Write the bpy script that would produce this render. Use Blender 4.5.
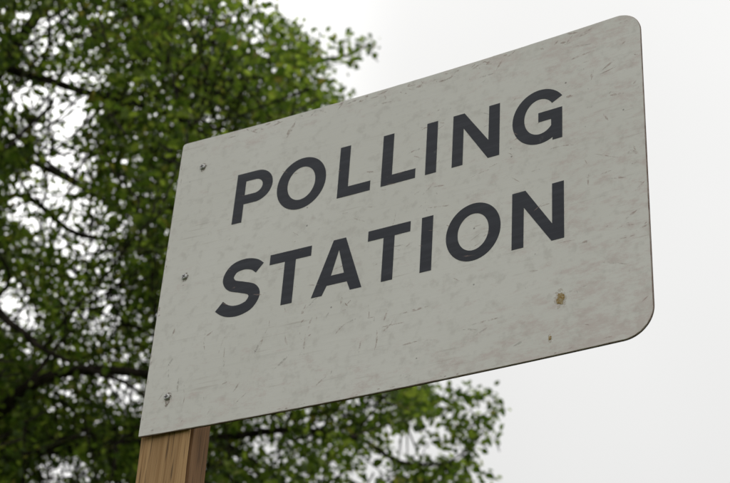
import bpy, bmesh, math, random
import numpy as np
from mathutils import Vector, Matrix
from mathutils.geometry import tessellate_polygon

random.seed(11)
rng = np.random.default_rng(11)
scene = bpy.context.scene
for o in list(bpy.data.objects):
    bpy.data.objects.remove(o)
COL = scene.collection

# ------------------------------------------------------------------ camera
W = 0.61                         # width of the board (m)
H = 0.67635 * W                  # height of the board
ZB = 1.6 + 1.23979 * W           # height of the board's lower edge above the ground
BOW = 0.01235                    # the board is slightly dished
CAM = Vector((1.68410 * W, -2.04175 * W, 1.6))
ROT = (Matrix.Rotation(0.54075868, 3, 'Z') @ Matrix.Rotation(2.14872166, 3, 'X')
       @ Matrix.Rotation(0.07197115, 3, 'Z'))
F_PX = 1553.17                   # focal length in pixels of the 730 px wide photograph
cam_d = bpy.data.cameras.new('camera')
cam = bpy.data.objects.new('camera', cam_d)
COL.objects.link(cam)
cam.matrix_world = Matrix.Translation(CAM) @ ROT.to_4x4()
cam_d.sensor_width = 36.0
cam_d.lens = F_PX / 730 * 36.0
cam_d.clip_start = 0.05
cam_d.clip_end = 3000
cam_d.dof.use_dof = True
cam_d.dof.focus_distance = 1.66
cam_d.dof.aperture_fstop = cam_d.lens / 6.0
cam_d.dof.aperture_blades = 7
scene.camera = cam

# ------------------------------------------------------------------ sky, sun, exposure
SUN_EL, SUN_AZ = math.radians(36), math.radians(-62)
world = bpy.data.worlds.new('World')
scene.world = world
world.use_nodes = True
wn, wl = world.node_tree.nodes, world.node_tree.links
wn.clear()
out = wn.new('ShaderNodeOutputWorld')
bg = wn.new('ShaderNodeBackground')
bg.inputs['Strength'].default_value = 0.1
sky = wn.new('ShaderNodeTexSky')
sky.sky_type = 'NISHITA'
sky.sun_disc = False
sky.sun_elevation = SUN_EL
sky.sun_rotation = SUN_AZ
sky.air_density = 1.0
sky.dust_density = 3.0
tc = wn.new('ShaderNodeTexCoord')
sep = wn.new('ShaderNodeSeparateXYZ')
wl.new(tc.outputs['Generated'], sep.inputs[0])
# overcast luminance: brighter towards the zenith
mr = wn.new('ShaderNodeMapRange')
mr.inputs['From Min'].default_value = 0.0
mr.inputs['From Max'].default_value = 1.0
mr.inputs['To Min'].default_value = 6.2
mr.inputs['To Max'].default_value = 11.0
wl.new(sep.outputs['Z'], mr.inputs['Value'])
no = wn.new('ShaderNodeTexNoise')
no.inputs['Scale'].default_value = 2.3
no.inputs['Detail'].default_value = 3.0
wl.new(tc.outputs['Generated'], no.inputs['Vector'])
nm = wn.new('ShaderNodeMapRange')
nm.inputs['From Min'].default_value = 0.3
nm.inputs['From Max'].default_value = 0.7
nm.inputs['To Min'].default_value = 0.95
nm.inputs['To Max'].default_value = 1.05
wl.new(no.outputs['Fac'], nm.inputs['Value'])
# the cloud is brightest where the sun stands behind it
dp = wn.new('ShaderNodeVectorMath')
dp.operation = 'DOT_PRODUCT'
wl.new(tc.outputs['Generated'], dp.inputs[0])
dp.inputs[1].default_value = (math.sin(SUN_AZ) * math.cos(SUN_EL), math.cos(SUN_AZ) * math.cos(SUN_EL), math.sin(SUN_EL))
gl = wn.new('ShaderNodeMapRange')
gl.interpolation_type = 'SMOOTHERSTEP'
gl.inputs['From Min'].default_value = 0.895
gl.inputs['From Max'].default_value = 0.985
gl.inputs['To Min'].default_value = 1.0
gl.inputs['To Max'].default_value = 2.3
wl.new(dp.outputs['Value'], gl.inputs['Value'])
m0 = wn.new('ShaderNodeMath')
m0.operation = 'MULTIPLY'
wl.new(mr.outputs[0], m0.inputs[0])
wl.new(nm.outputs[0], m0.inputs[1])
mu = wn.new('ShaderNodeMath')
mu.operation = 'MULTIPLY'
wl.new(m0.outputs[0], mu.inputs[0])
wl.new(gl.outputs[0], mu.inputs[1])
cc = wn.new('ShaderNodeCombineColor')
for k, s_ in enumerate((1.0, 0.998, 0.985)):
    m_ = wn.new('ShaderNodeMath')
    m_.operation = 'MULTIPLY'
    m_.inputs[1].default_value = s_
    wl.new(mu.outputs[0], m_.inputs[0])
    wl.new(m_.outputs[0], cc.inputs[k])
mix = wn.new('ShaderNodeMix')
mix.data_type = 'RGBA'
mix.inputs[0].default_value = 0.97
wl.new(sky.outputs[0], mix.inputs[6])
wl.new(cc.outputs[0], mix.inputs[7])
wl.new(mix.outputs[2], bg.inputs['Color'])
wl.new(bg.outputs[0], out.inputs['Surface'])

sun_d = bpy.data.lights.new('sun', 'SUN')
sun_d.energy = 0.5
sun_d.angle = math.radians(25)
sun_d.color = (1.0, 0.97, 0.92)
sun = bpy.data.objects.new('sun', sun_d)
COL.objects.link(sun)
sdir = Vector((math.sin(SUN_AZ) * math.cos(SUN_EL), math.cos(SUN_AZ) * math.cos(SUN_EL), math.sin(SUN_EL)))
sun.rotation_euler = sdir.to_track_quat('Z', 'Y').to_euler()
sun.location = (0, 0, 30)

scene.render.engine = 'CYCLES'
scene.view_settings.view_transform = 'Standard'
scene.view_settings.look = 'None'
scene.view_settings.exposure = 0.0
scene.view_settings.gamma = 1.0
scene.view_settings.use_curve_mapping = False
scene.cycles.max_bounces = 8
scene.cycles.transparent_max_bounces = 12


# ------------------------------------------------------------------ helpers
def link(name, verts, faces, mats, parent=None, mat_idx=None, smooth=False):
    me = bpy.data.meshes.new(name)
    me.from_pydata([tuple(v) for v in verts], [], faces)
    for m in (mats if isinstance(mats, (list, tuple)) else [mats]):
        me.materials.append(m)
    if mat_idx is not None:
        me.polygons.foreach_set('material_index', np.asarray(mat_idx, dtype=np.int32))
    if smooth:
        me.polygons.foreach_set('use_smooth', np.ones(len(me.polygons), dtype=bool))
    me.update()
    o = bpy.data.objects.new(name, me)
    COL.objects.link(o)
    if parent:
        o.parent = parent
    return o


def tag(o, label=None, cat=None, group=None, kind=None):
    for k, v in (('label', label), ('category', cat), ('group', group), ('kind', kind)):
        if v:
            o[k] = v
    return o


def empty(name, loc):
    o = bpy.data.objects.new(name, None)
    o.empty_display_size = 0.1
    o.location = loc
    COL.objects.link(o)
    return o


def new_mat(name, rough=0.6, spec=0.3):
    m = bpy.data.materials.new(name)
    m.use_nodes = True
    b = m.node_tree.nodes['Principled BSDF']
    b.inputs['Roughness'].default_value = rough
    b.inputs['Specular IOR Level'].default_value = spec
    return m, m.node_tree.nodes, m.node_tree.links, b


def noise(n, l, vec, scale, detail=4, rough=0.55, dist=0.0):
    t = n.new('ShaderNodeTexNoise')
    t.inputs['Scale'].default_value = scale
    t.inputs['Detail'].default_value = detail
    t.inputs['Roughness'].default_value = rough
    t.inputs['Distortion'].default_value = dist
    l.new(vec, t.inputs['Vector'])
    return t.outputs['Fac']


def mapping(n, l, vec, scale=(1, 1, 1), rot=(0, 0, 0), loc=(0, 0, 0)):
    m = n.new('ShaderNodeMapping')
    m.inputs['Scale'].default_value = scale
    m.inputs['Rotation'].default_value = rot
    m.inputs['Location'].default_value = loc
    l.new(vec, m.inputs['Vector'])
    return m.outputs[0]


def ramp(n, l, fac, lo, hi, a=0.0, b=1.0):
    r = n.new('ShaderNodeMapRange')
    r.interpolation_type = 'SMOOTHSTEP'
    r.inputs['From Min'].default_value = lo
    r.inputs['From Max'].default_value = hi
    r.inputs['To Min'].default_value = a
    r.inputs['To Max'].default_value = b
    l.new(fac, r.inputs['Value'])
    return r.outputs[0]


def math_(n, l, op, a, b):
    m = n.new('ShaderNodeMath')
    m.operation = op
    for i, v in enumerate((a, b)):
        if isinstance(v, (int, float)):
            m.inputs[i].default_value = v
        else:
            l.new(v, m.inputs[i])
    return m.outputs[0]


def mixc(n, l, fac, a, b):
    m = n.new('ShaderNodeMix')
    m.data_type = 'RGBA'
    if isinstance(fac, (int, float)):
        m.inputs[0].default_value = fac
    else:
        l.new(fac, m.inputs[0])
    for i, v in ((6, a), (7, b)):
        if isinstance(v, tuple):
            m.inputs[i].default_value = (*v, 1)
        else:
            l.new(v, m.inputs[i])
    return m.outputs[2]


def objco(n):
    return n.new('ShaderNodeTexCoord').outputs['Object']


def bump(n, l, b, h, strength, dist):
    bp = n.new('ShaderNodeBump')
    bp.inputs['Strength'].default_value = strength
    bp.inputs['Distance'].default_value = dist
    l.new(h, bp.inputs['Height'])
    l.new(bp.outputs[0], b.inputs['Normal'])


# ------------------------------------------------------------------ materials
def mat_board():
    m, n, l, b = new_mat('weathered_white_paint', 0.55, 0.3)
    co = objco(n)
    base = mixc(n, l, ramp(n, l, noise(n, l, co, 5, 3), .35, .65), (.775, .755, .718), (.815, .795, .762))
    # grain of the plywood under the paint, running along the board
    g = noise(n, l, mapping(n, l, co, (9, 1, 170)), 1.0, 5, .6)
    base = mixc(n, l, ramp(n, l, g, .55, .80, 0, .35), base, (.56, .545, .51))
    # fine mottling
    f = noise(n, l, co, 90, 4, .6)
    base = mixc(n, l, ramp(n, l, f, .48, .72, 0, .40), base, (.55, .52, .485))
    f2 = noise(n, l, mapping(n, l, co, (1, 1, 1), loc=(5, 2, 9)), 55, 5, .65)
    base = mixc(n, l, ramp(n, l, f2, .52, .70, 0, .5), base, (.78, .765, .73))
    # pinkish wear where the wood shows, more of it towards the far edges
    sp = n.new('ShaderNodeSeparateXYZ')
    l.new(co, sp.inputs[0])
    edge_r = ramp(n, l, sp.outputs[0], .50 * W, 1.0 * W, 0, .10)
    edge_t = ramp(n, l, sp.outputs[2], .86 * H, 1.0 * H, 0, .07)
    edge_b = ramp(n, l, sp.outputs[2], .28 * H, 0.0, 0, .08)
    patch = noise(n, l, mapping(n, l, co, (1, 1, 2.2), (0, .05, 0)), 30, 8, .78)
    patch = math_(n, l, 'ADD', math_(n, l, 'ADD', patch, edge_r), math_(n, l, 'ADD', edge_t, edge_b))
    base = mixc(n, l, ramp(n, l, patch, .56, .76, 0, .50), base, (.62, .49, .47))
    # short rubbed streaks
    st = noise(n, l, mapping(n, l, co, (14, 1, 260), (0, .03, 0)), 1.0, 2, .5)
    gate = noise(n, l, mapping(n, l, co, loc=(3, 1, 7)), 9, 2)
    stf = math_(n, l, 'MULTIPLY', ramp(n, l, st, .60, .74, 0, .35), ramp(n, l, gate, .48, .62))
    base = mixc(n, l, stf, base, (.36, .30, .25))
    # dark specks
    vo = n.new('ShaderNodeTexVoronoi')
    vo.inputs['Scale'].default_value = 46
    l.new(co, vo.inputs['Vector'])
    sepc = n.new('ShaderNodeSeparateColor')
    l.new(vo.outputs['Color'], sepc.inputs[0])
    spk = math_(n, l, 'MULTIPLY', ramp(n, l, vo.outputs['Distance'], .075, .03), ramp(n, l, sepc.outputs[0], .86, .9))
    base = mixc(n, l, math_(n, l, 'MULTIPLY', spk, .7), base, (.14, .12, .11))
    l.new(base, b.inputs['Base Color'])
    hh = math_(n, l, 'ADD', g, math_(n, l, 'MULTIPLY', f, .5))
    bump(n, l, b, hh, .25, .0006)
    return m


def mat_simple(name, c1, c2, scale, rough=.7, spec=.3, metallic=0, sc=(1, 1, 1)):
    m, n, l, b = new_mat(name, rough, spec)
    co = objco(n)
    f = noise(n, l, mapping(n, l, co, sc), scale, 5, .6)
    l.new(mixc(n, l, ramp(n, l, f, .35, .65), c1, c2), b.inputs['Base Color'])
    b.inputs['Metallic'].default_value = metallic
    return m


def mat_letter():
    m, n, l, b = new_mat('slate_letter_paint', .5, .35)
    co = objco(n)
    f = noise(n, l, mapping(n, l, co, (12, 1, 150)), 1.0, 4)
    c = mixc(n, l, ramp(n, l, f, .4, .7), (.017, .020, .031), (.030, .034, .048))
    s = noise(n, l, mapping(n, l, co, loc=(1, 4, 2)), 60, 5, .7)
    c = mixc(n, l, ramp(n, l, s, .66, .76, 0, .4), c, (.14, .14, .14))
    l.new(c, b.inputs['Base Color'])
    bump(n, l, b, f, .2, .0004)
    return m


def mat_mark(name, colour, amount, scale):
    # a thin rub mark: patchy, so that it breaks up along its length
    m, n, l, b = new_mat(name, .7, .2)
    co = objco(n)
    b.inputs['Base Color'].default_value = (*colour, 1)
    f = noise(n, l, co, scale, 4, .6)
    l.new(ramp(n, l, f, .40, .62, 0, amount), b.inputs['Alpha'])
    return m


def mat_wood(name, light, dark):
    m, n, l, b = new_mat(name, .75, .2)
    co = objco(n)
    g = noise(n, l, mapping(n, l, co, (420, 420, 4.0)), 1.0, 5, .6, .3)
    w = noise(n, l, mapping(n, l, co, (40, 40, 1.2)), 1.0, 3, .5, .5)
    c = mixc(n, l, ramp(n, l, g, .38, .66), light, dark)
    c = mixc(n, l, ramp(n, l, w, .5, .75, 0, .45), c, tuple(x * .62 for x in dark))
    s = noise(n, l, mapping(n, l, co, (320, 320, 14)), 1.0, 2)
    c = mixc(n, l, ramp(n, l, s, .54, .66, 0, .7), c, (.07, .045, .028))
    l.new(c, b.inputs['Base Color'])
    bump(n, l, b, g, .5, .0012)
    return m


def mat_leaf():
    m = bpy.data.materials.new('broad_leaf')
    m.use_nodes = True
    n, l = m.node_tree.nodes, m.node_tree.links
    n.clear()
    o = n.new('ShaderNodeOutputMaterial')
    geo = n.new('ShaderNodeNewGeometry')
    rnd = geo.outputs['Random Per Island']
    cr = n.new('ShaderNodeValToRGB')
    e = cr.color_ramp.elements
    e[0].position = 0.0; e[0].color = (.034, .060, .011, 1)
    e[1].position = 1.0; e[1].color = (.16, .13, .05, 1)
    for p_, c_ in ((.35, (.060, .092, .019)), (.65, (.108, .150, .030)), (.93, (.22, .265, .062)), (.975, (.16, .15, .04))):
        k = e.new(p_)
        k.color = (*c_, 1)
    l.new(rnd, cr.inputs[0])
    pr = n.new('ShaderNodeBsdfPrincipled')
    pr.inputs['Roughness'].default_value = .45
    pr.inputs['Specular IOR Level'].default_value = .35
    l.new(cr.outputs[0], pr.inputs['Base Color'])
    tr = n.new('ShaderNodeBsdfTranslucent')
    g = n.new('ShaderNodeMix')
    g.data_type = 'RGBA'
    g.blend_type = 'MULTIPLY'
    g.inputs[0].default_value = 1
    l.new(cr.outputs[0], g.inputs[6])
    g.inputs[7].default_value = (2.3, 2.5, 1.2, 1)
    l.new(g.outputs[2], tr.inputs['Color'])
    mx = n.new('ShaderNodeMixShader')
    mx.inputs[0].default_value = .58
    l.new(pr.outputs[0], mx.inputs[1])
    l.new(tr.outputs[0], mx.inputs[2])
    l.new(mx.outputs[0], o.inputs['Surface'])
    return m


M_BOARD = mat_board()
M_WORN = mat_simple('worn_paint_edge', (.25, .17, .14), (.50, .43, .39), 60, .8, sc=(1, 1, 1))
M_PLY = mat_simple('plywood_edge', (.060, .038, .028), (.16, .095, .065), 60, .85, sc=(1, 8, 1))
M_LETTER = mat_letter()
M_RUB = mat_mark('rubbed_wood_mark', (.50, .37, .34), .38, 160)
M_SCR = mat_mark('grey_scratch', (.44, .41, .39), .28, 300)
M_STEEL = mat_simple('zinc_screw', (.30, .30, .29), (.55, .55, .53), 900, .35, .5, 1.0)
M_SLOT = mat_simple('screw_recess', (.02, .02, .02), (.05, .04, .035), 900, .8)
M_RUST = mat_mark('rust_stain', (.17, .10, .06), .75, 500)
M_CHIP = mat_simple('ochre_chip', (.30, .17, .03), (.50, .42, .28), 500, .8)
M_CHIPHALO = mat_mark('bare_primer', (.72, .66, .60), .9, 300)
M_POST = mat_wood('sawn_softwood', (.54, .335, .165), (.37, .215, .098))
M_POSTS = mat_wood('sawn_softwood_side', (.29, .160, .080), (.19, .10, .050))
M_BARK = mat_simple('bark', (.014, .011, .009), (.040, .032, .025), 14, .9, .1, sc=(1, 1, .3))
M_LEAF = mat_leaf()


# ------------------------------------------------------------------ the ground
def build_ground():
    m, n, l, b = new_mat('grass_ground', .95, .1)
    co = objco(n)
    c = mixc(n, l, ramp(n, l, noise(n, l, co, .6, 6), .35, .65), (.055, .085, .025), (.10, .12, .045))
    c = mixc(n, l, ramp(n, l, noise(n, l, co, 30, 4), .4, .7, 0, .6), c, (.04, .06, .02))
    l.new(c, b.inputs['Base Color'])
    bump(n, l, b, noise(n, l, co, 40, 5), .6, .03)
    vs, fs = [(0, 0, 0)], []
    rings, seg = [3, 8, 20, 50, 120, 300, 800, 1800], 48
    for r in rings:
        for k in range(seg):
            a = 2 * math.pi * k / seg
            vs.append((r * math.cos(a), r * math.sin(a), 0))
    for k in range(seg):
        fs.append((0, 1 + k, 1 + (k + 1) % seg))
        for i in range(len(rings) - 1):
            a, b_ = 1 + i * seg + k, 1 + i * seg + (k + 1) % seg
            fs.append((a, a + seg, b_ + seg, b_))
    tag(link('ground', vs, fs, m), 'green grass ground below the sign and tree', None, kind='structure')


build_ground()

# ------------------------------------------------------------------ the sign
T = 0.0030                        # board thickness
sign = empty('polling_station_sign', (0, 0, 0))
tag(sign, 'weathered white board reading POLLING STATION in dark capitals on a wooden post', 'sign')


def bowy(x):
    u = min(max(x / W, 0), 1)
    return BOW * W * 4 * u * (1 - u)


def B(u, v, y=0.0):
    """board coordinates in thousandths of its width to world; y < 0 stands proud of the face"""
    x = u / 1000 * W
    return (x, bowy(x) + y, ZB + v / 1000 * W)


def board_outline():
    hv = H / W * 1000
    pts = []

    def arc(cx, cy, r, a0, a1, k):
        for i in range(k + 1):
            a = math.radians(a0 + (a1 - a0) * i / k)
            pts.append((cx + r * math.cos(a), cy + r * math.sin(a)))
    arc(3, 3, 3, 180, 270, 3)
    for i in range(1, 50):
        pts.append((3 + (946 - 3) * i / 50, 0))
    arc(946, 54, 54, 270, 360, 16)
    arc(953, hv - 47, 47, 0, 90, 16)
    for i in range(1, 50):
        pts.append((953 - (953 - 9) * i / 50, hv))
    arc(9, hv - 9, 9, 90, 180, 6)
    return pts


def build_board():
    pts = board_outline()
    # small wobble of the worn arris
    n = len(pts)
    P = [Vector(p) for p in pts]
    nor = []
    for i in range(n):
        t = (P[(i + 1) % n] - P[i - 1]).normalized()
        nor.append(Vector((t.y, -t.x)))
    r = random.Random(5)
    ring = []
    vs = []
    for i in range(n):
        w = .5 + .5 * r.random()
        q = P[i] - nor[i] * 1.5 * w
        vs.append(B(q.x, q.y, 0))
    for i in range(n):
        vs.append(B(P[i].x, P[i].y, .0007))
    for i in range(n):
        vs.append(B(P[i].x, P[i].y, T - .0004))
    for i in range(n):
        q = P[i] - nor[i] * 1.0
        vs.append(B(q.x, q.y, T))
    fs, mi = [], []
    # front and back: strips between the lower and the upper edge
    flat = [Vector((p.x, p.y, 0)) for p in P]
    lo = [i for i in range(n) if P[i].y < 300]
    up = [i for i in range(n) if P[i].y >= 300]
    tris = []
    a, b = 0, 0
    lo_s = sorted(lo, key=lambda i: (P[i].x, -P[i].y if P[i].x < 500 else P[i].y))
    up_s = sorted(up, key=lambda i: (P[i].x, P[i].y if P[i].x < 500 else -P[i].y))
    while a < len(lo_s) - 1 or b < len(up_s) - 1:
        if b == len(up_s) - 1 or (a < len(lo_s) - 1 and P[lo_s[a + 1]].x <= P[up_s[b + 1]].x):
            tris.append((lo_s[a], lo_s[a + 1], up_s[b])); a += 1
        else:
            tris.append((lo_s[a], up_s[b + 1], up_s[b])); b += 1
    for t in tris:
        fs.append(t); mi.append(0)
        fs.append(tuple(3 * n + k for k in reversed(t))); mi.append(0)
    for i in range(n):
        j = (i + 1) % n
        fs.append((j, i, n + i, n + j)); mi.append(1)
        fs.append((n + j, n + i, 2 * n + i, 2 * n + j)); mi.append(2)
        fs.append((2 * n + j, 2 * n + i, 3 * n + i, 3 * n + j)); mi.append(2)
    # scratches and rubs: slivers a few hundredths of a millimetre proud of the paint
    def sliver(u, v, ang, length, width, m, curve=0.0, lift=-.00006):
        k = 6
        base = len(vs)
        for i in range(k + 1):
            s = i / k - .5
            a_ = ang + curve * s
            cx, cy = u + math.cos(a_) * length * s, v + math.sin(a_) * length * s
            w_ = width * (1 - (2 * s) ** 2) * (.6 + .6 * r.random()) / 2 + .15
            nx, ny = -math.sin(a_), math.cos(a_)
            for sg in (-1, 1):
                uu = min(max(cx + nx * w_ * sg, 2), 997)
                lim = 3 if uu < 946 else 57 - math.sqrt(max(0, 54 ** 2 - (uu - 946) ** 2))
                vs.append(B(uu, min(max(cy + ny * w_ * sg, lim), H / W * 1000 - lim), lift))
        for i in range(k):
            fs.append((base + 2 * i, base + 2 * i + 2, base + 2 * i + 3, base + 2 * i + 1)); mi.append(m)
    hv = H / W * 1000
    for _ in range(48):        # upright and slanting rubs, lower left
        u, v = r.uniform(30, 520), r.uniform(15, 240)
        sliver(u, v, math.radians(r.gauss(75, 24)), r.uniform(8, 50), r.uniform(1.2, 4.5), r.choice((3, 3, 3, 4)), r.uniform(-.3, .3))
    for _ in range(44):        # level rubs, right part
        u, v = r.uniform(380, 985), r.uniform(15, hv - 15)
        sliver(u, v, math.radians(r.gauss(0, 14)), r.uniform(6, 55), r.uniform(1, 4), r.choice((3, 3, 3, 4)), r.uniform(-.2, .2))
    for _ in range(26):         # upper right corner and right edge wear
        u, v = 1000 - abs(r.gauss(0, 60)) - 6, r.uniform(60, hv - 60)
        sliver(u, v, math.radians(r.gauss(15, 40)), r.uniform(4, 30), r.uniform(1, 5), 3)
    for _ in range(60):         # along the top edge
        u, v = r.uniform(60, 900), hv - abs(r.gauss(0, 14)) - 4
        sliver(u, v, math.radians(r.gauss(5, 30)), r.uniform(5, 30), r.uniform(1.5, 5), 3)
    for _ in range(34):         # scattered knocks
        u, v = r.uniform(20, 980), r.uniform(20, hv - 20)
        sliver(u, v, math.radians(r.uniform(0, 180)), r.uniform(3, 9), r.uniform(1.5, 3.5), 4)
    for _ in range(60):         # scuffs that also cross the lettering
        u, v = r.uniform(140, 850), r.uniform(225, 558)
        sliver(u, v, math.radians(r.gauss(0, 25)), r.uniform(8, 34), r.uniform(.8, 2.2), 3, r.uniform(-.2, .2), -.00027)
    for _ in range(38):         # nicks along the lower and left edges
        if r.random() < .6:
            sliver(r.uniform(20, 930), abs(r.gauss(0, 4)) + 2, 0, r.uniform(4, 16), r.uniform(1.5, 4), 3)
        else:
            sliver(abs(r.gauss(0, 3)) + 2, r.uniform(20, hv - 20), math.radians(90), r.uniform(5, 22), r.uniform(1.5, 4), 3)
    for u, v, a_, ln, w_ in ((262, 640, 65, 40, 7), (255, 632, 80, 24, 5), (560, 150, 3, 60, 4), (520, 130, 0, 45, 3),
                             (700, 95, 2, 70, 3), (880, 610, 5, 50, 5), (905, 560, 80, 30, 6), (330, 200, 70, 30, 5),
                             (410, 205, 85, 16, 5), (930, 150, -20, 60, 3), (862, 115, 8, 50, 3), (860, 524, -8, 14, 7)):
        sliver(u, v, math.radians(a_), ln, w_, 3)
    return link('board', vs, fs, [M_BOARD, M_WORN, M_PLY, M_RUB, M_SCR], sign, mi)


# the board's texture space is its own corner
board = build_board()
for v in board.data.vertices:
    v.co.z -= ZB
board.location.z = ZB


# ---- lettering
def ell(cx, cy, rx, ry, a0, a1, k=40):
    return [(cx + rx * math.cos(math.radians(a0 + (a1 - a0) * i / k)),
             cy + ry * math.sin(math.radians(a0 + (a1 - a0) * i / k))) for i in range(k + 1)]


def ang_of(cx, cy, rx, ry, x, y):
    return math.degrees(math.atan2((y - cy) / ry, (x - cx) / rx))


def stroke(points, hw, sub=8):
    """outline of a thick open stroke through the points (Catmull-Rom)"""
    P = [np.array(p, float) for p in points]
    P = [2 * P[0] - P[1]] + P + [2 * P[-1] - P[-2]]
    c = []
    for i in range(1, len(P) - 2):
        for s in range(sub):
            t = s / sub
            c.append(.5 * (2 * P[i] + (P[i + 1] - P[i - 1]) * t + (2 * P[i - 1] - 5 * P[i] + 4 * P[i + 1] - P[i + 2]) * t ** 2
                           + (3 * P[i] - P[i - 1] - 3 * P[i + 1] + P[i + 2]) * t ** 3))
    c.append(P[-2])
    L_, R_ = [], []
    for i in range(len(c)):
        d = c[min(i + 1, len(c) - 1)] - c[max(i - 1, 0)]
        d = d / np.linalg.norm(d)
        nn = np.array([-d[1], d[0]])
        L_.append(tuple(c[i] + nn * hw)); R_.append(tuple(c[i] - nn * hw))
    return L_ + R_[::-1]


def rect(x0, y0, x1, y1):
    return [(x0, y0), (x1, y0), (x1, y1), (x0, y1)]


def build_letters():
    G = []
    P_out = [(146.5, 438), (169, 438), (169, 481), (196, 481)] + ell(193, 519.2, 38.5, 38.5, -85, 85, 30) + [(193, 557.7), (147.5, 557.7)]
    P_in = [(169, 503), (192, 503)] + ell(191, 519.8, 17.5, 16.8, -85, 85, 20) + [(190, 536.6), (169, 536.6)]
    G.append(('P', [P_out, P_in]))
    G.append(('O', [ell(298.5, 497.2, 54.8, 61, 0, 354, 59), ell(298.5, 497.4, 31, 39, 0, 354, 59)]))
    G.append(('L', [[(381.7, 438), (453, 438), (453, 460.3), (404.3, 460.3), (404.3, 558), (381.7, 558)]]))
    G.append(('L', [[(476, 438.6), (548.7, 438.6), (548.7, 460.3), (499, 460.3), (499, 557.7), (476, 557.7)]]))
    G.append(('I', [rect(569.6, 438.4, 592.4, 557.7)]))
    G.append(('N', [[(624.6, 438.4), (646.8, 438.4), (647, 522), (698, 438.2), (721, 438.2), (721, 557.2), (699, 557.2),
                     (698.6, 479), (648, 557.2), (624.8, 557.2)]]))
    cx, cy, rx, ry, ix, iy = 801, 498, 54, 61, 30.5, 39.5
    a_t = ang_of(cx, cy, rx, ry, 844, 531)
    a_b = ang_of(cx, cy, rx, ry, 826, 445) + 360
    b_t = ang_of(cx, cy, ix, iy, 825.5, 521)
    b_b = ang_of(cx, cy, ix, iy, 823.5, 472) + 360
    G.append(('G', [ell(cx, cy, rx, ry, a_t, a_b, 56) + [(826, 437.8), (845, 437.8), (845.5, 506.5), (798.5, 506.5), (798.5, 485.5), (823.5, 485.5)]
                    + ell(cx, cy, ix, iy, b_b, b_t, 56)]))
    G.append(('S', [stroke([(224.5, 320.5), (211, 331), (190, 336.3), (167, 331), (155.8, 311.5), (165, 294), (189, 284.5),
                            (211, 275), (218.6, 260), (209, 242), (189, 234.3), (170, 235), (155, 241), (142.5, 251)], 12.2)]))

    def Tee(x0, x1, s0, s1, y0=224.5, y1=342.8):
        return [(s0, y0), (s1, y0), (s1, 320.4), (x1, 320.4), (x1, y1), (x0, y1), (x0, 320.4), (s0, 320.4)]
    G.append(('T', [Tee(246, 336.4, 279.6, 303.6)]))
    G.append(('A', [[(344.6, 224.6), (367.2, 224.6), (376, 244.3), (418.4, 244.3), (426, 224.4), (450, 224.4), (409.5, 342.4), (383.5, 342.4)],
                    [(383.5, 264.7), (410.8, 264.7), (396.6, 318)]]))
    G.append(('T', [Tee(457, 544.8, 489.8, 512.8, 225.3)]))
    G.append(('I', [rect(568, 225, 591, 343)]))
    G.append(('O', [ell(672.2, 284.6, 53.8, 60.8, 0, 354, 59), ell(672.2, 284.4, 30.6, 38.8, 0, 354, 59)]))
    G.append(('N', [[(747.6, 224.6), (770, 224.6), (770.6, 307.5), (822.6, 223.8), (846.4, 223.8), (847, 342.6), (824.6, 342.6),
                     (824.2, 259), (773.6, 342.8), (748, 342.8)]]))
    names = 'POLLING STATION'
    for ch, loops in G:
        vs, fs = [], []
        flat = [[Vector((x, y, 0)) for x, y in lp] for lp in loops]
        allp = [p for lp in flat for p in lp]
        tri = tessellate_polygon(flat)
        k = len(allp)
        for d in (-.00022, .0004):
            for p in allp:
                x, y, z = B(p.x, p.y, d)
                vs.append((x, y, z - ZB))
        for t in tri:
            a, b, c = (allp[i] for i in t)
            cr = (b.x - a.x) * (c.y - a.y) - (b.y - a.y) * (c.x - a.x)
            fs.append(tuple(t) if cr > 0 else tuple(reversed(t)))
        o_ = 0
        for lp in flat:
            m_ = len(lp)
            for i in range(m_):
                j = (i + 1) % m_
                fs.append((o_ + j, o_ + i, o_ + k + i, o_ + k + j))
            o_ += m_
        o = link('letter', vs, fs, M_LETTER, sign)
        o.location.z = ZB
        o['label'] = 'dark slate painted capital letter ' + ch


build_letters()


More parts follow.
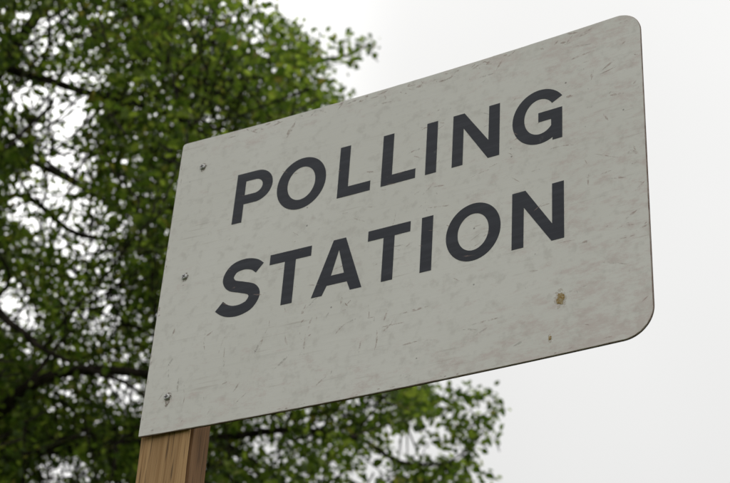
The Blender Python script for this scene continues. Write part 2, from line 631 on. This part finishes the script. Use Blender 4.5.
# ---- screws
def build_screw(u, v, tilt, stain):
    x, y, z = B(u, v)
    bm = bmesh.new()
    R = .0042
    prof = [(R, .0002), (R, -.0009), (R * .93, -.0015), (R * .7, -.0021), (R * .35, -.0024)]
    k = 24
    rings = []
    for r_, d in prof:
        rings.append([bm.verts.new((r_ * math.cos(2 * math.pi * i / k), d, r_ * math.sin(2 * math.pi * i / k))) for i in range(k)])
    for a, b in zip(rings, rings[1:]):
        for i in range(k):
            bm.faces.new((a[i], a[(i + 1) % k], b[(i + 1) % k], b[i]))
    bm.faces.new(list(reversed(rings[-1])))
    bmesh.ops.recalc_face_normals(bm, faces=bm.faces)
    me = bpy.data.meshes.new('screw')
    bm.to_mesh(me); bm.free()
    me.materials.append(M_STEEL)
    o = bpy.data.objects.new('screw', me)
    COL.objects.link(o)
    o.parent = sign
    o.location = (x, y, z)
    # cross recess
    vs, fs = [], []
    for a in (tilt, tilt + 90):
        c, s = math.cos(math.radians(a)), math.sin(math.radians(a))
        b0 = len(vs)
        for du, dw in ((-.0024, -.0005), (.0024, -.0005), (.0024, .0005), (-.0024, .0005)):
            for d in (-.00252 - .00004 * (a != tilt), -.0019):
                vs.append((du * c - dw * s, d, du * s + dw * c))
        for q in ((0, 2, 4, 6), (0, 2, 3, 1), (2, 4, 5, 3), (4, 6, 7, 5), (6, 0, 1, 7)):
            fs.append(tuple(b0 + i for i in q))
    link('screw_recess', vs, fs, M_SLOT, o)
    # rust and bruised paint round the head
    r = random.Random(int(u * 7 + v))
    vs, fs = [(0, -.00008, 0)], []
    m_ = 26
    for i in range(m_):
        a = 2 * math.pi * i / m_
        rr = R * (1.25 + .25 * r.random()) + stain * max(0, -math.sin(a + .25)) ** 4
        vs.append((rr * math.cos(a), -.00008, rr * math.sin(a)))
    for i in range(m_):
        fs.append((0, 1 + i, 1 + (i + 1) % m_))
    link('rust_stain', vs, fs, M_RUST, o)


build_screw(58, 602, 20, .002)
build_screw(53, 338, 50, .001)
build_screw(53, 74, 5, .009)


# ---- paint chips
def build_chip(u, v, s):
    r = random.Random(int(u))
    for scale, m, d in ((1.7, M_CHIPHALO, -.00009), (1.0, M_CHIP, -.0003)):
        vs, fs = [], []
        k = 18
        lob = [.7 + .5 * r.random() for _ in range(k)]
        c = B(u, v, d)
        vs.append((c[0], c[1] - (.0003 if m is M_CHIP else 0), c[2] - ZB))
        for i in range(k):
            a = 2 * math.pi * i / k
            p = B(u + s * .62 * scale * lob[i] * math.cos(a), v + s * scale * lob[i] * math.sin(a), d)
            vs.append((p[0], p[1], p[2] - ZB))
        for i in range(k):
            fs.append((0, 1 + i, 1 + (i + 1) % k))
        o = link('paint_chip', vs, fs, m, sign)
        o.location.z = ZB


build_chip(839, 104, 11.5)
build_chip(819, 34, 4.5)


# ---- post
def build_post():
    x0, x1 = -.0015 * W, .1080 * W
    yf, yb = T + .0035 * W + .0022, .071 * W + T
    n_ = .0040
    sec = [(x0, yb), (x0, yf + .0012), (x0 + .0012, yf), (x1 - .0012, yf), (x1, yf + .0014),
           (x1, yf + .0024), (x1 - n_, yf + .0034), (x1 - n_, yf + .0066), (x1, yf + .0080), (x1, yb - .001), (x1 - .001, yb)]
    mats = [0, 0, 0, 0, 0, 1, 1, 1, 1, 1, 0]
    zs = list(np.linspace(-.35, ZB + H * .94, 90))
    r = random.Random(3)
    vs, fs, mi = [], [], []
    for j, z in enumerate(zs):
        lean = (ZB - z) * .055 if z < ZB else 0        # the post leans very slightly against the board's edge
        for i, (x, y) in enumerate(sec):
            w_ = r.gauss(0, .00022)
            vs.append((x + lean * .30 + w_, y + w_ * .5, z))
    k = len(sec)
    for j in range(len(zs) - 1):
        for i in range(k):
            a, b = j * k + i, j * k + (i + 1) % k
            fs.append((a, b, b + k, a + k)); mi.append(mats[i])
    fs.append(tuple(reversed(range(k)))); mi.append(0)
    fs.append(tuple(range((len(zs) - 1) * k, len(zs) * k))); mi.append(0)
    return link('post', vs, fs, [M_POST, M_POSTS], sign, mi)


build_post()

# ------------------------------------------------------------------ the tree
FW = Vector((-.5148, .8573, 0))
RT = Vector((.8573, .5148, 0))
AXIS_L, AXIS_D = -4.7, 13.2          # where the trunk stands, across and away from the camera
CAM_NP = np.array(CAM)
ROT_NP = np.array(ROT)


def at(px, py, D):
    """world point seen at photo pixel (px, py), D metres of ground distance away"""
    d = ROT @ Vector(((px - 365) / F_PX, -(py - 241.5) / F_PX, -1))
    return CAM + d * (D / d.dot(FW))


def to_px(X):
    q = (X - CAM_NP) @ ROT_NP
    return 365 + F_PX * q[:, 0] / -q[:, 2], 241.5 - F_PX * q[:, 1] / -q[:, 2]


def catmull(pts, sub=6):
    P = [np.array(p, float) for p in pts]
    P = [2 * P[0] - P[1]] + P + [2 * P[-1] - P[-2]]
    c = []
    for i in range(1, len(P) - 2):
        for s in range(sub):
            t = s / sub
            c.append(.5 * (2 * P[i] + (P[i + 1] - P[i - 1]) * t + (2 * P[i - 1] - 5 * P[i] + 4 * P[i + 1] - P[i + 2]) * t ** 2
                           + (3 * P[i] - P[i - 1] - 3 * P[i + 1] + P[i + 2]) * t ** 3))
    c.append(P[-2])
    return np.array(c)


class Tubes:
    def __init__(self):
        self.v, self.f, self.n = [], [], 0

    def add(self, path, r0, r1, seg=8, flare=0.0):
        path = np.asarray(path, float)
        k = len(path)
        tan = np.gradient(path, axis=0)
        tan /= np.linalg.norm(tan, axis=1)[:, None] + 1e-9
        ref = np.array([0, 0, 1.0]) if abs(tan[0][2]) < .8 else np.array([1.0, 0, 0])
        for i in range(k):
            a = np.cross(tan[i], ref); a /= np.linalg.norm(a) + 1e-9
            b = np.cross(tan[i], a)
            s = i / max(1, k - 1)
            r = r0 + (r1 - r0) * s ** .8 + flare * max(0, 1 - s * 10) ** 2
            for j in range(seg):
                th = 2 * math.pi * j / seg
                rr = r * (1 + .07 * math.sin(3 * th + i))
                self.v.append(path[i] + rr * (a * math.cos(th) + b * math.sin(th)))
        for i in range(k - 1):
            for j in range(seg):
                p, q = self.n + i * seg + j, self.n + i * seg + (j + 1) % seg
                self.f.append((p, q, q + seg, p + seg))
        self.n += k * seg


def axis(l_, d_, z):
    return np.array(RT * l_ + FW * d_) + np.array([CAM.x, CAM.y, z])


tree = empty('leafy_tree', axis(AXIS_L, AXIS_D, 0))
tag(tree, 'tall broadleaf tree with dense green foliage and dark boughs behind the sign', 'tree')
TO = np.array(tree.location)


def child_mesh(name, v, f, mat, smooth=True):
    return link(name, np.asarray(v) - TO, f, mat, tree, smooth=smooth)


limb_nodes = []
# trunk
tp = catmull([axis(AXIS_L, AXIS_D, -.3), axis(AXIS_L + .1, AXIS_D, 2), axis(AXIS_L - .1, AXIS_D + .15, 5),
              axis(AXIS_L + .15, AXIS_D, 8), axis(AXIS_L, AXIS_D + .2, 11), axis(AXIS_L + .2, AXIS_D, 13.8)], 6)
tb = Tubes(); tb.add(tp, .34, .06, 16, .22)
child_mesh('trunk', tb.v, tb.f, M_BARK)
limb_nodes += list(tp[12:])


# right-hand edge of the crown as it runs through the photograph (pixel row -> pixel column)
EDGE = np.array([(-700, 60), (-300, 150), (-60, 232), (0, 262), (12, 283), (30, 304), (48, 318), (66, 330), (85, 334), (110, 340), (200, 375),
                 (300, 415), (360, 432), (395, 442), (410, 436), (425, 414), (436, 394), (450, 402), (457, 440), (466, 472),
                 (483, 482), (560, 500), (900, 480)], float)


def past_edge(q, margin):
    bx, by = to_px(np.asarray(q))
    return (bx > np.interp(by, EDGE[:, 0], EDGE[:, 1]) - margin) & (bx < 900) & (by > -200) & (by < 700)


def bough(pts, r0, r1, sub_branches=5, reach=False):
    p = catmull(pts, 6)
    if not reach:
        bad = np.nonzero(past_edge(p, 25))[0]
        if len(bad):
            p = p[:max(4, bad[0])]
    t_ = Tubes()
    t_.add(p, r0, r1, 10)
    limb_nodes.extend(p[3:])
    for k in range(sub_branches):
        i = int(len(p) * (.25 + .7 * (k + .5) / sub_branches))
        i = min(i, len(p) - 2)
        d = p[i + 1] - p[i]; d /= np.linalg.norm(d)
        side = rng.normal(size=3); side -= d * side.dot(d); side /= np.linalg.norm(side)
        L = rng.uniform(.8, 1.9)
        q = [p[i]]
        v = d * .6 + side * .8 + np.array([0, 0, .25])
        for s in range(4):
            v = v / np.linalg.norm(v)
            q.append(q[-1] + v * L / 4)
            v = v + rng.normal(size=3) * .25
        q = catmull(q, 3)
        if past_edge(q, 20).any():
            continue
        rr = max(.012, (r0 + (r1 - r0) * i / len(p)) * .5)
        t_.add(q, rr, .006, 6)
        limb_nodes.extend(q[2:])
    child_mesh('bough', t_.v, t_.f, M_BARK)


def ax3(z, dl=0, dd=0):
    return axis(AXIS_L + dl, AXIS_D + dd, z)


# boughs one can make out in the gaps of the crown
bough([ax3(7.6), ax3(8.3, .8, -1.6), at(-80, 40, 11.4), at(0, 66, 11.0), at(50, 81, 10.8), at(100, 96, 10.7), at(150, 108, 10.6), at(190, 125, 10.6), at(240, 160, 10.6)], .070, .010)
bough([ax3(4.4), ax3(4.9, .8, -1.6), at(-80, 480, 11.2), at(-5, 416, 10.6), at(30, 386, 10.3), at(75, 371, 10.2), at(145, 374, 10.1), at(200, 392, 10.1),
       at(260, 408, 10.1)], .078, .020, 5)
bough([ax3(5.6), at(-40, 480, 12.8), at(60, 450, 12.4), at(200, 440, 12.0), at(290, 430, 11.9), at(360, 440, 11.8), at(400, 462, 11.8), at(450, 462, 11.8), at(478, 436, 11.8)], .06, .004, 7, True)
bough([ax3(7.2), at(-60, 290, 9.8), at(12, 325, 9.2), at(38, 346, 9.1), at(70, 362, 9.0)], .045, .012, 2)
bough([ax3(8.2), at(0, 200, 13.8), at(80, 235, 13.6), at(170, 240, 13.4), at(280, 225, 13.2), at(380, 245, 13.0)], .045, .010, 6)
bough([ax3(9.8), at(60, -10, 13.4), at(150, 20, 13.2), at(235, 52, 13.0), at(290, 62, 12.9), at(345, 56, 12.8), at(370, 43, 12.8)], .075, .008, 6, True)
for k in range(15):
    a = 2 * math.pi * k / 15 * 2.4 + .3
    z0 = 4.6 + 8.2 * k / 15
    L = 4.9 * math.sqrt(max(.1, 1 - ((z0 - 7) / 9.5) ** 2))
    dl, dd = math.cos(a), math.sin(a)
    if dl > .35 and dd < .75 and 6 < z0 < 12.5:
        dd, dl = abs(dd) + .8, dl * .5
        nn_ = math.hypot(dl, dd); dl, dd = dl / nn_, dd / nn_
    bough([ax3(z0), ax3(z0 + .7, dl * L * .3, dd * L * .3), ax3(z0 + 1.0, dl * L * .6 + rng.normal() * .2, dd * L * .6),
           ax3(z0 + 1.7, dl * L * .95, dd * L * .95 + rng.normal() * .2)], .09 - .03 * k / 15, .014, 5)

# ---- foliage
# lighter places in the crown: x, y, rx, ry, strength
THIN = [(75, 80, 26, 9, .97), (30, 95, 32, 15, .8), (72, 112, 22, 20, .93), (35, 133, 34, 13, .85), (60, 165, 30, 24, .88),
        (28, 200, 30, 22, .85), (55, 228, 34, 14, .6), (80, 245, 22, 14, .7), (10, 302, 15, 16, .93), (28, 325, 16, 14, .7), (112, 305, 16, 24, .75),
        (90, 332, 20, 12, .5), (128, 392, 20, 20, .8), (57, 395, 20, 14, .7), (95, 353, 60, 8, .35), (60, 470, 28, 18, .88), (262, 435, 20, 20, .7), (322, 420, 16, 10, .7),
        (362, 404, 10, 9, .7), (372, 468, 18, 16, .85), (205, 22, 18, 14, .6), (200, 48, 16, 12, .5), (255, 8, 16, 14, .7), (60, 14, 14, 10, .7), (28, 22, 14, 10, .7),
        (115, 12, 18, 10, .6), (150, 60, 8, 8, .6), (215, 118, 18, 14, .7), (288, 90, 14, 12, .5), (150, 110, 24, 22, .3), (125, 170, 18, 14, .4), (100, 210, 30, 30, .3),
        (90, 320, 70, 60, .15), (30, 290, 40, 40, .12), (442, 402, 7, 18, .9), (445, 432, 9, 9, .7), (100, 395, 55, 22, .45), (20, 60, 60, 60, .2), (100, 240, 50, 60, .25), (414, 444, 24, 14, 1.0), (55, 30, 26, 12, .6), (45, 50, 14, 12, .6), (235, 45, 10, 10, .5), (265, 40, 16, 12, .5), (320, 75, 14, 14, .6)]
THICK = [(405, 402, 26, 14), (440, 470, 36, 10), (300, 50, 14, 26), (310, 85, 16, 16), (225, 95, 60, 28), (165, 55, 30, 28), (170, 150, 30, 30), (110, 430, 60, 24), (230, 460, 30, 16)]


def keep_prob(px, py, soft):
    edge = np.interp(py, EDGE[:, 0], EDGE[:, 1])
    p = 1 / (1 + np.exp(np.clip((px - edge) / soft, -40, 40)))
    for x, y, rx, ry, s in THIN:
        q = ((px - x) / rx) ** 2 + ((py - y) / ry) ** 2
        p = p * (1 - s * np.exp(-(q ** 1.6) * .7))
    return p


def lump(X):
    s = np.zeros(len(X))
    for fr, am in ((.9, 1.0), (1.9, .7), (3.7, .4)):
        ph = rng2.uniform(0, 6.28, (4, 3)); di = rng2.normal(size=(4, 3))
        for k in range(4):
            s += am * np.sin(fr * (X @ di[k]) + ph[k, 0]) / 2
    return s


rng2 = np.random.default_rng(4)
N0 = 20000
c0 = np.array([AXIS_L + .1, AXIS_D, 9.2])
rad = np.array([6.6, 5.4, 6.6])
d = rng.normal(size=(N0, 3)); d /= np.linalg.norm(d, axis=1)[:, None]
rr = rng.uniform(.08, 1, N0) ** .5
L3 = c0 + d * rad * rr[:, None]
base = np.array([CAM.x, CAM.y, 0])
X = base + L3[:, :1] * np.array(RT) + L3[:, 1:2] * np.array(FW) + L3[:, 2:] * np.array([0, 0, 1])
px, py = to_px(X)
lp = lump(X)
infr = (px > -120) & (px < 760) & (py > -120) & (py < 600)
pk = 1.05 * keep_prob(px, py, 5) * (.5 + .5 * np.tanh(1.0 * lp + .9))
for x, y, rx, ry in THICK:
    pk = pk + .35 * np.exp(-((px - x) / rx) ** 2 - ((py - y) / ry) ** 2) * (px < np.interp(py, EDGE[:, 0], EDGE[:, 1]))
pk = np.where(infr, pk, pk * .55)
X = X[(rng.random(N0) < pk) & ~past_edge(X, 4)]
# thinner sprays of leaves that stand off the crown's edge
sprays = [(290, 28), (283, 40), (300, 45), (272, 38), (296, 60), (312, 58), (326, 63), (337, 50), (346, 60), (352, 50), (362, 43), (368, 42), (356, 60),
          (318, 84), (327, 95), (346, 96), (336, 96), (306, 76), (321, 38), (278, 58), (300, 88), (309, 97), (312, 42), (342, 44), (290, 72),
          (425, 390), (433, 402), (430, 416), (450, 390), (456, 402), (453, 416), (462, 424), (460, 397), (472, 402), (480, 396), (488, 397), (496, 405),
          (492, 420), (484, 430), (477, 440), (490, 434), (475, 453), (468, 462), (480, 470), (446, 424), (446, 440), (452, 455), (432, 458), (420, 466),
          (408, 464), (404, 478), (440, 474), (464, 442), (484, 412), (415, 395), (420, 408), (432, 438), (458, 433), (462, 480), (440, 484), (470, 418)]
EXTRA = [(405, 402, 22, 13, 13), (350, 425, 25, 18, 10), (225, 95, 60, 28, 45), (165, 50, 30, 25, 20), (300, 52, 13, 20, 14), (230, 460, 30, 15, 14),
         (445, 474, 24, 6, 7), (110, 440, 50, 18, 26), (20, 440, 30, 35, 26), (25, 395, 18, 18, 14), (310, 85, 14, 14, 10), (480, 412, 10, 12, 3)]
ex = []
for x, y, rx, ry, cnt in EXTRA:
    for _ in range(cnt):
        a_, q_ = rng.uniform(0, 6.28), math.sqrt(rng.random())
        ex.append(np.array(at(x + rx * q_ * math.cos(a_), y + ry * q_ * math.sin(a_), rng.uniform(10.8, 14.2))))
X = np.concatenate([X, np.array(ex)])
S = np.array([np.array(at(x + rng.normal() * 2, y + rng.normal() * 2, 12.3 + rng.uniform(-.5, .5))) for x, y in sprays])
n_sp = len(S)
X = np.concatenate([X, S])
nodes = np.array(limb_nodes)
print('clumps', len(X), 'limb nodes', len(nodes))

# twigs: every spray of leaves hangs on a twig that comes from the nearest bough's direction
tw_v, tw_f = [], []
lv = []
LEAF = np.array([(0, 0, 0), (.30, .36, .05), (.68, .30, .04), (1, 0, -.03), (.68, -.30, .04), (.30, -.36, .05)])
per = 22
allc, alld = [], []
nt = 0
near = np.empty(len(X), int)
for s in range(0, len(X), 1000):
    dd = ((X[s:s + 1000, None] - nodes[None]) ** 2).sum(-1)
    near[s:s + 1000] = dd.argmin(1)
for i in range(len(X)):
    sp = i >= len(X) - n_sp
    tgt = nodes[near[i]]
    v = X[i] - tgt
    dist = np.linalg.norm(v)
    v = v / (dist + 1e-6) + rng.normal(size=3) * .35
    v /= np.linalg.norm(v)
    L = rng.uniform(.18, .30) if sp else rng.uniform(.30, .60)
    a = X[i] - v * L * .5
    b = X[i] + v * L * .5 + np.array([0, 0, -.04])
    back = a - v * min(.15 if sp else .5, dist * .4) + rng.normal(size=3) * .05
    pts3 = np.array([back, a, X[i] + rng.normal(size=3) * .02, b])
    rads = (.006, .0045, .003, .0015) if sp else (.011, .007, .0045, .002)
    ref = np.cross(v, (0.3, .2, .9)); ref /= np.linalg.norm(ref) + 1e-9
    r2 = np.cross(v, ref)
    for q, r_ in zip(pts3, rads):
        for th in (0, 2.094, 4.189):
            tw_v.append(q + r_ * (ref * math.cos(th) + r2 * math.sin(th)))
    # no bare twig may run out past the leaves
    for s in range(0 if (not sp and past_edge(pts3, -3).any()) else 3):
        for j in range(3):
            p_, q_ = nt + s * 3 + j, nt + s * 3 + (j + 1) % 3
            tw_f.append((p_, q_, q_ + 3, p_ + 3))
    nt += 12
    k = 19 if sp else per
    t = rng.random(k)
    cen = a + (b - a) * t[:, None]
    rd = .042 if sp else .125
    cen = cen + rng.normal(size=(k, 3)) * rd * np.array([1, 1, .7])
    allc.append(cen)
    dirs = (cen - (a + b) / 2) * 4 + v * .5 + rng.normal(size=(k, 3)) * .45 + np.array([0, 0, -.25])
    alld.append(dirs)
Cn = np.concatenate(allc); Dn = np.concatenate(alld)
px, py = to_px(Cn)
inside = (px > -60) & (px < 790) & (py > -60) & (py < 540)
sprayleaf = np.zeros(len(Cn), bool); sprayleaf[-19 * n_sp:] = True
kp = keep_prob(px, py, 4)
keep = (rng.random(len(Cn)) < kp ** .8) | ~inside | sprayleaf
Cn, Dn = Cn[keep], Dn[keep]
nl = len(Cn)
Dn /= np.linalg.norm(Dn, axis=1)[:, None]
up = np.array([0, 0, 1.0]) + rng.normal(size=(nl, 3)) * .55
side = np.cross(up, Dn); side /= np.linalg.norm(side, axis=1)[:, None]
nrm = np.cross(Dn, side)
size = rng.uniform(.040, .084, nl) * np.where(rng.random(nl) < .15, 1.25, 1)
lv = (Cn[:, None] + size[:, None, None] * (LEAF[None, :, 0:1] * Dn[:, None] + LEAF[None, :, 1:2] * side[:, None]
      * .95 + LEAF[None, :, 2:3] * nrm[:, None] * 2.2)).reshape(-1, 3) - TO
print('leaves', nl)
me = bpy.data.meshes.new('crown')
me.vertices.add(nl * 6)
me.vertices.foreach_set('co', lv.astype(np.float32).ravel())
quad = np.array([0, 3, 2, 1, 0, 5, 4, 3])
idx = (np.arange(nl)[:, None] * 6 + quad[None]).ravel()
me.loops.add(nl * 8)
me.loops.foreach_set('vertex_index', idx.astype(np.int32))
me.polygons.add(nl * 2)
me.polygons.foreach_set('loop_start', (np.arange(nl * 2) * 4).astype(np.int32))
me.polygons.foreach_set('loop_total', np.full(nl * 2, 4, dtype=np.int32))
me.materials.append(M_LEAF)
me.update(calc_edges=True)
me.validate()
crown = bpy.data.objects.new('crown', me)
COL.objects.link(crown)
crown.parent = tree
child_mesh('twigs', tw_v, tw_f, M_BARK, smooth=False)
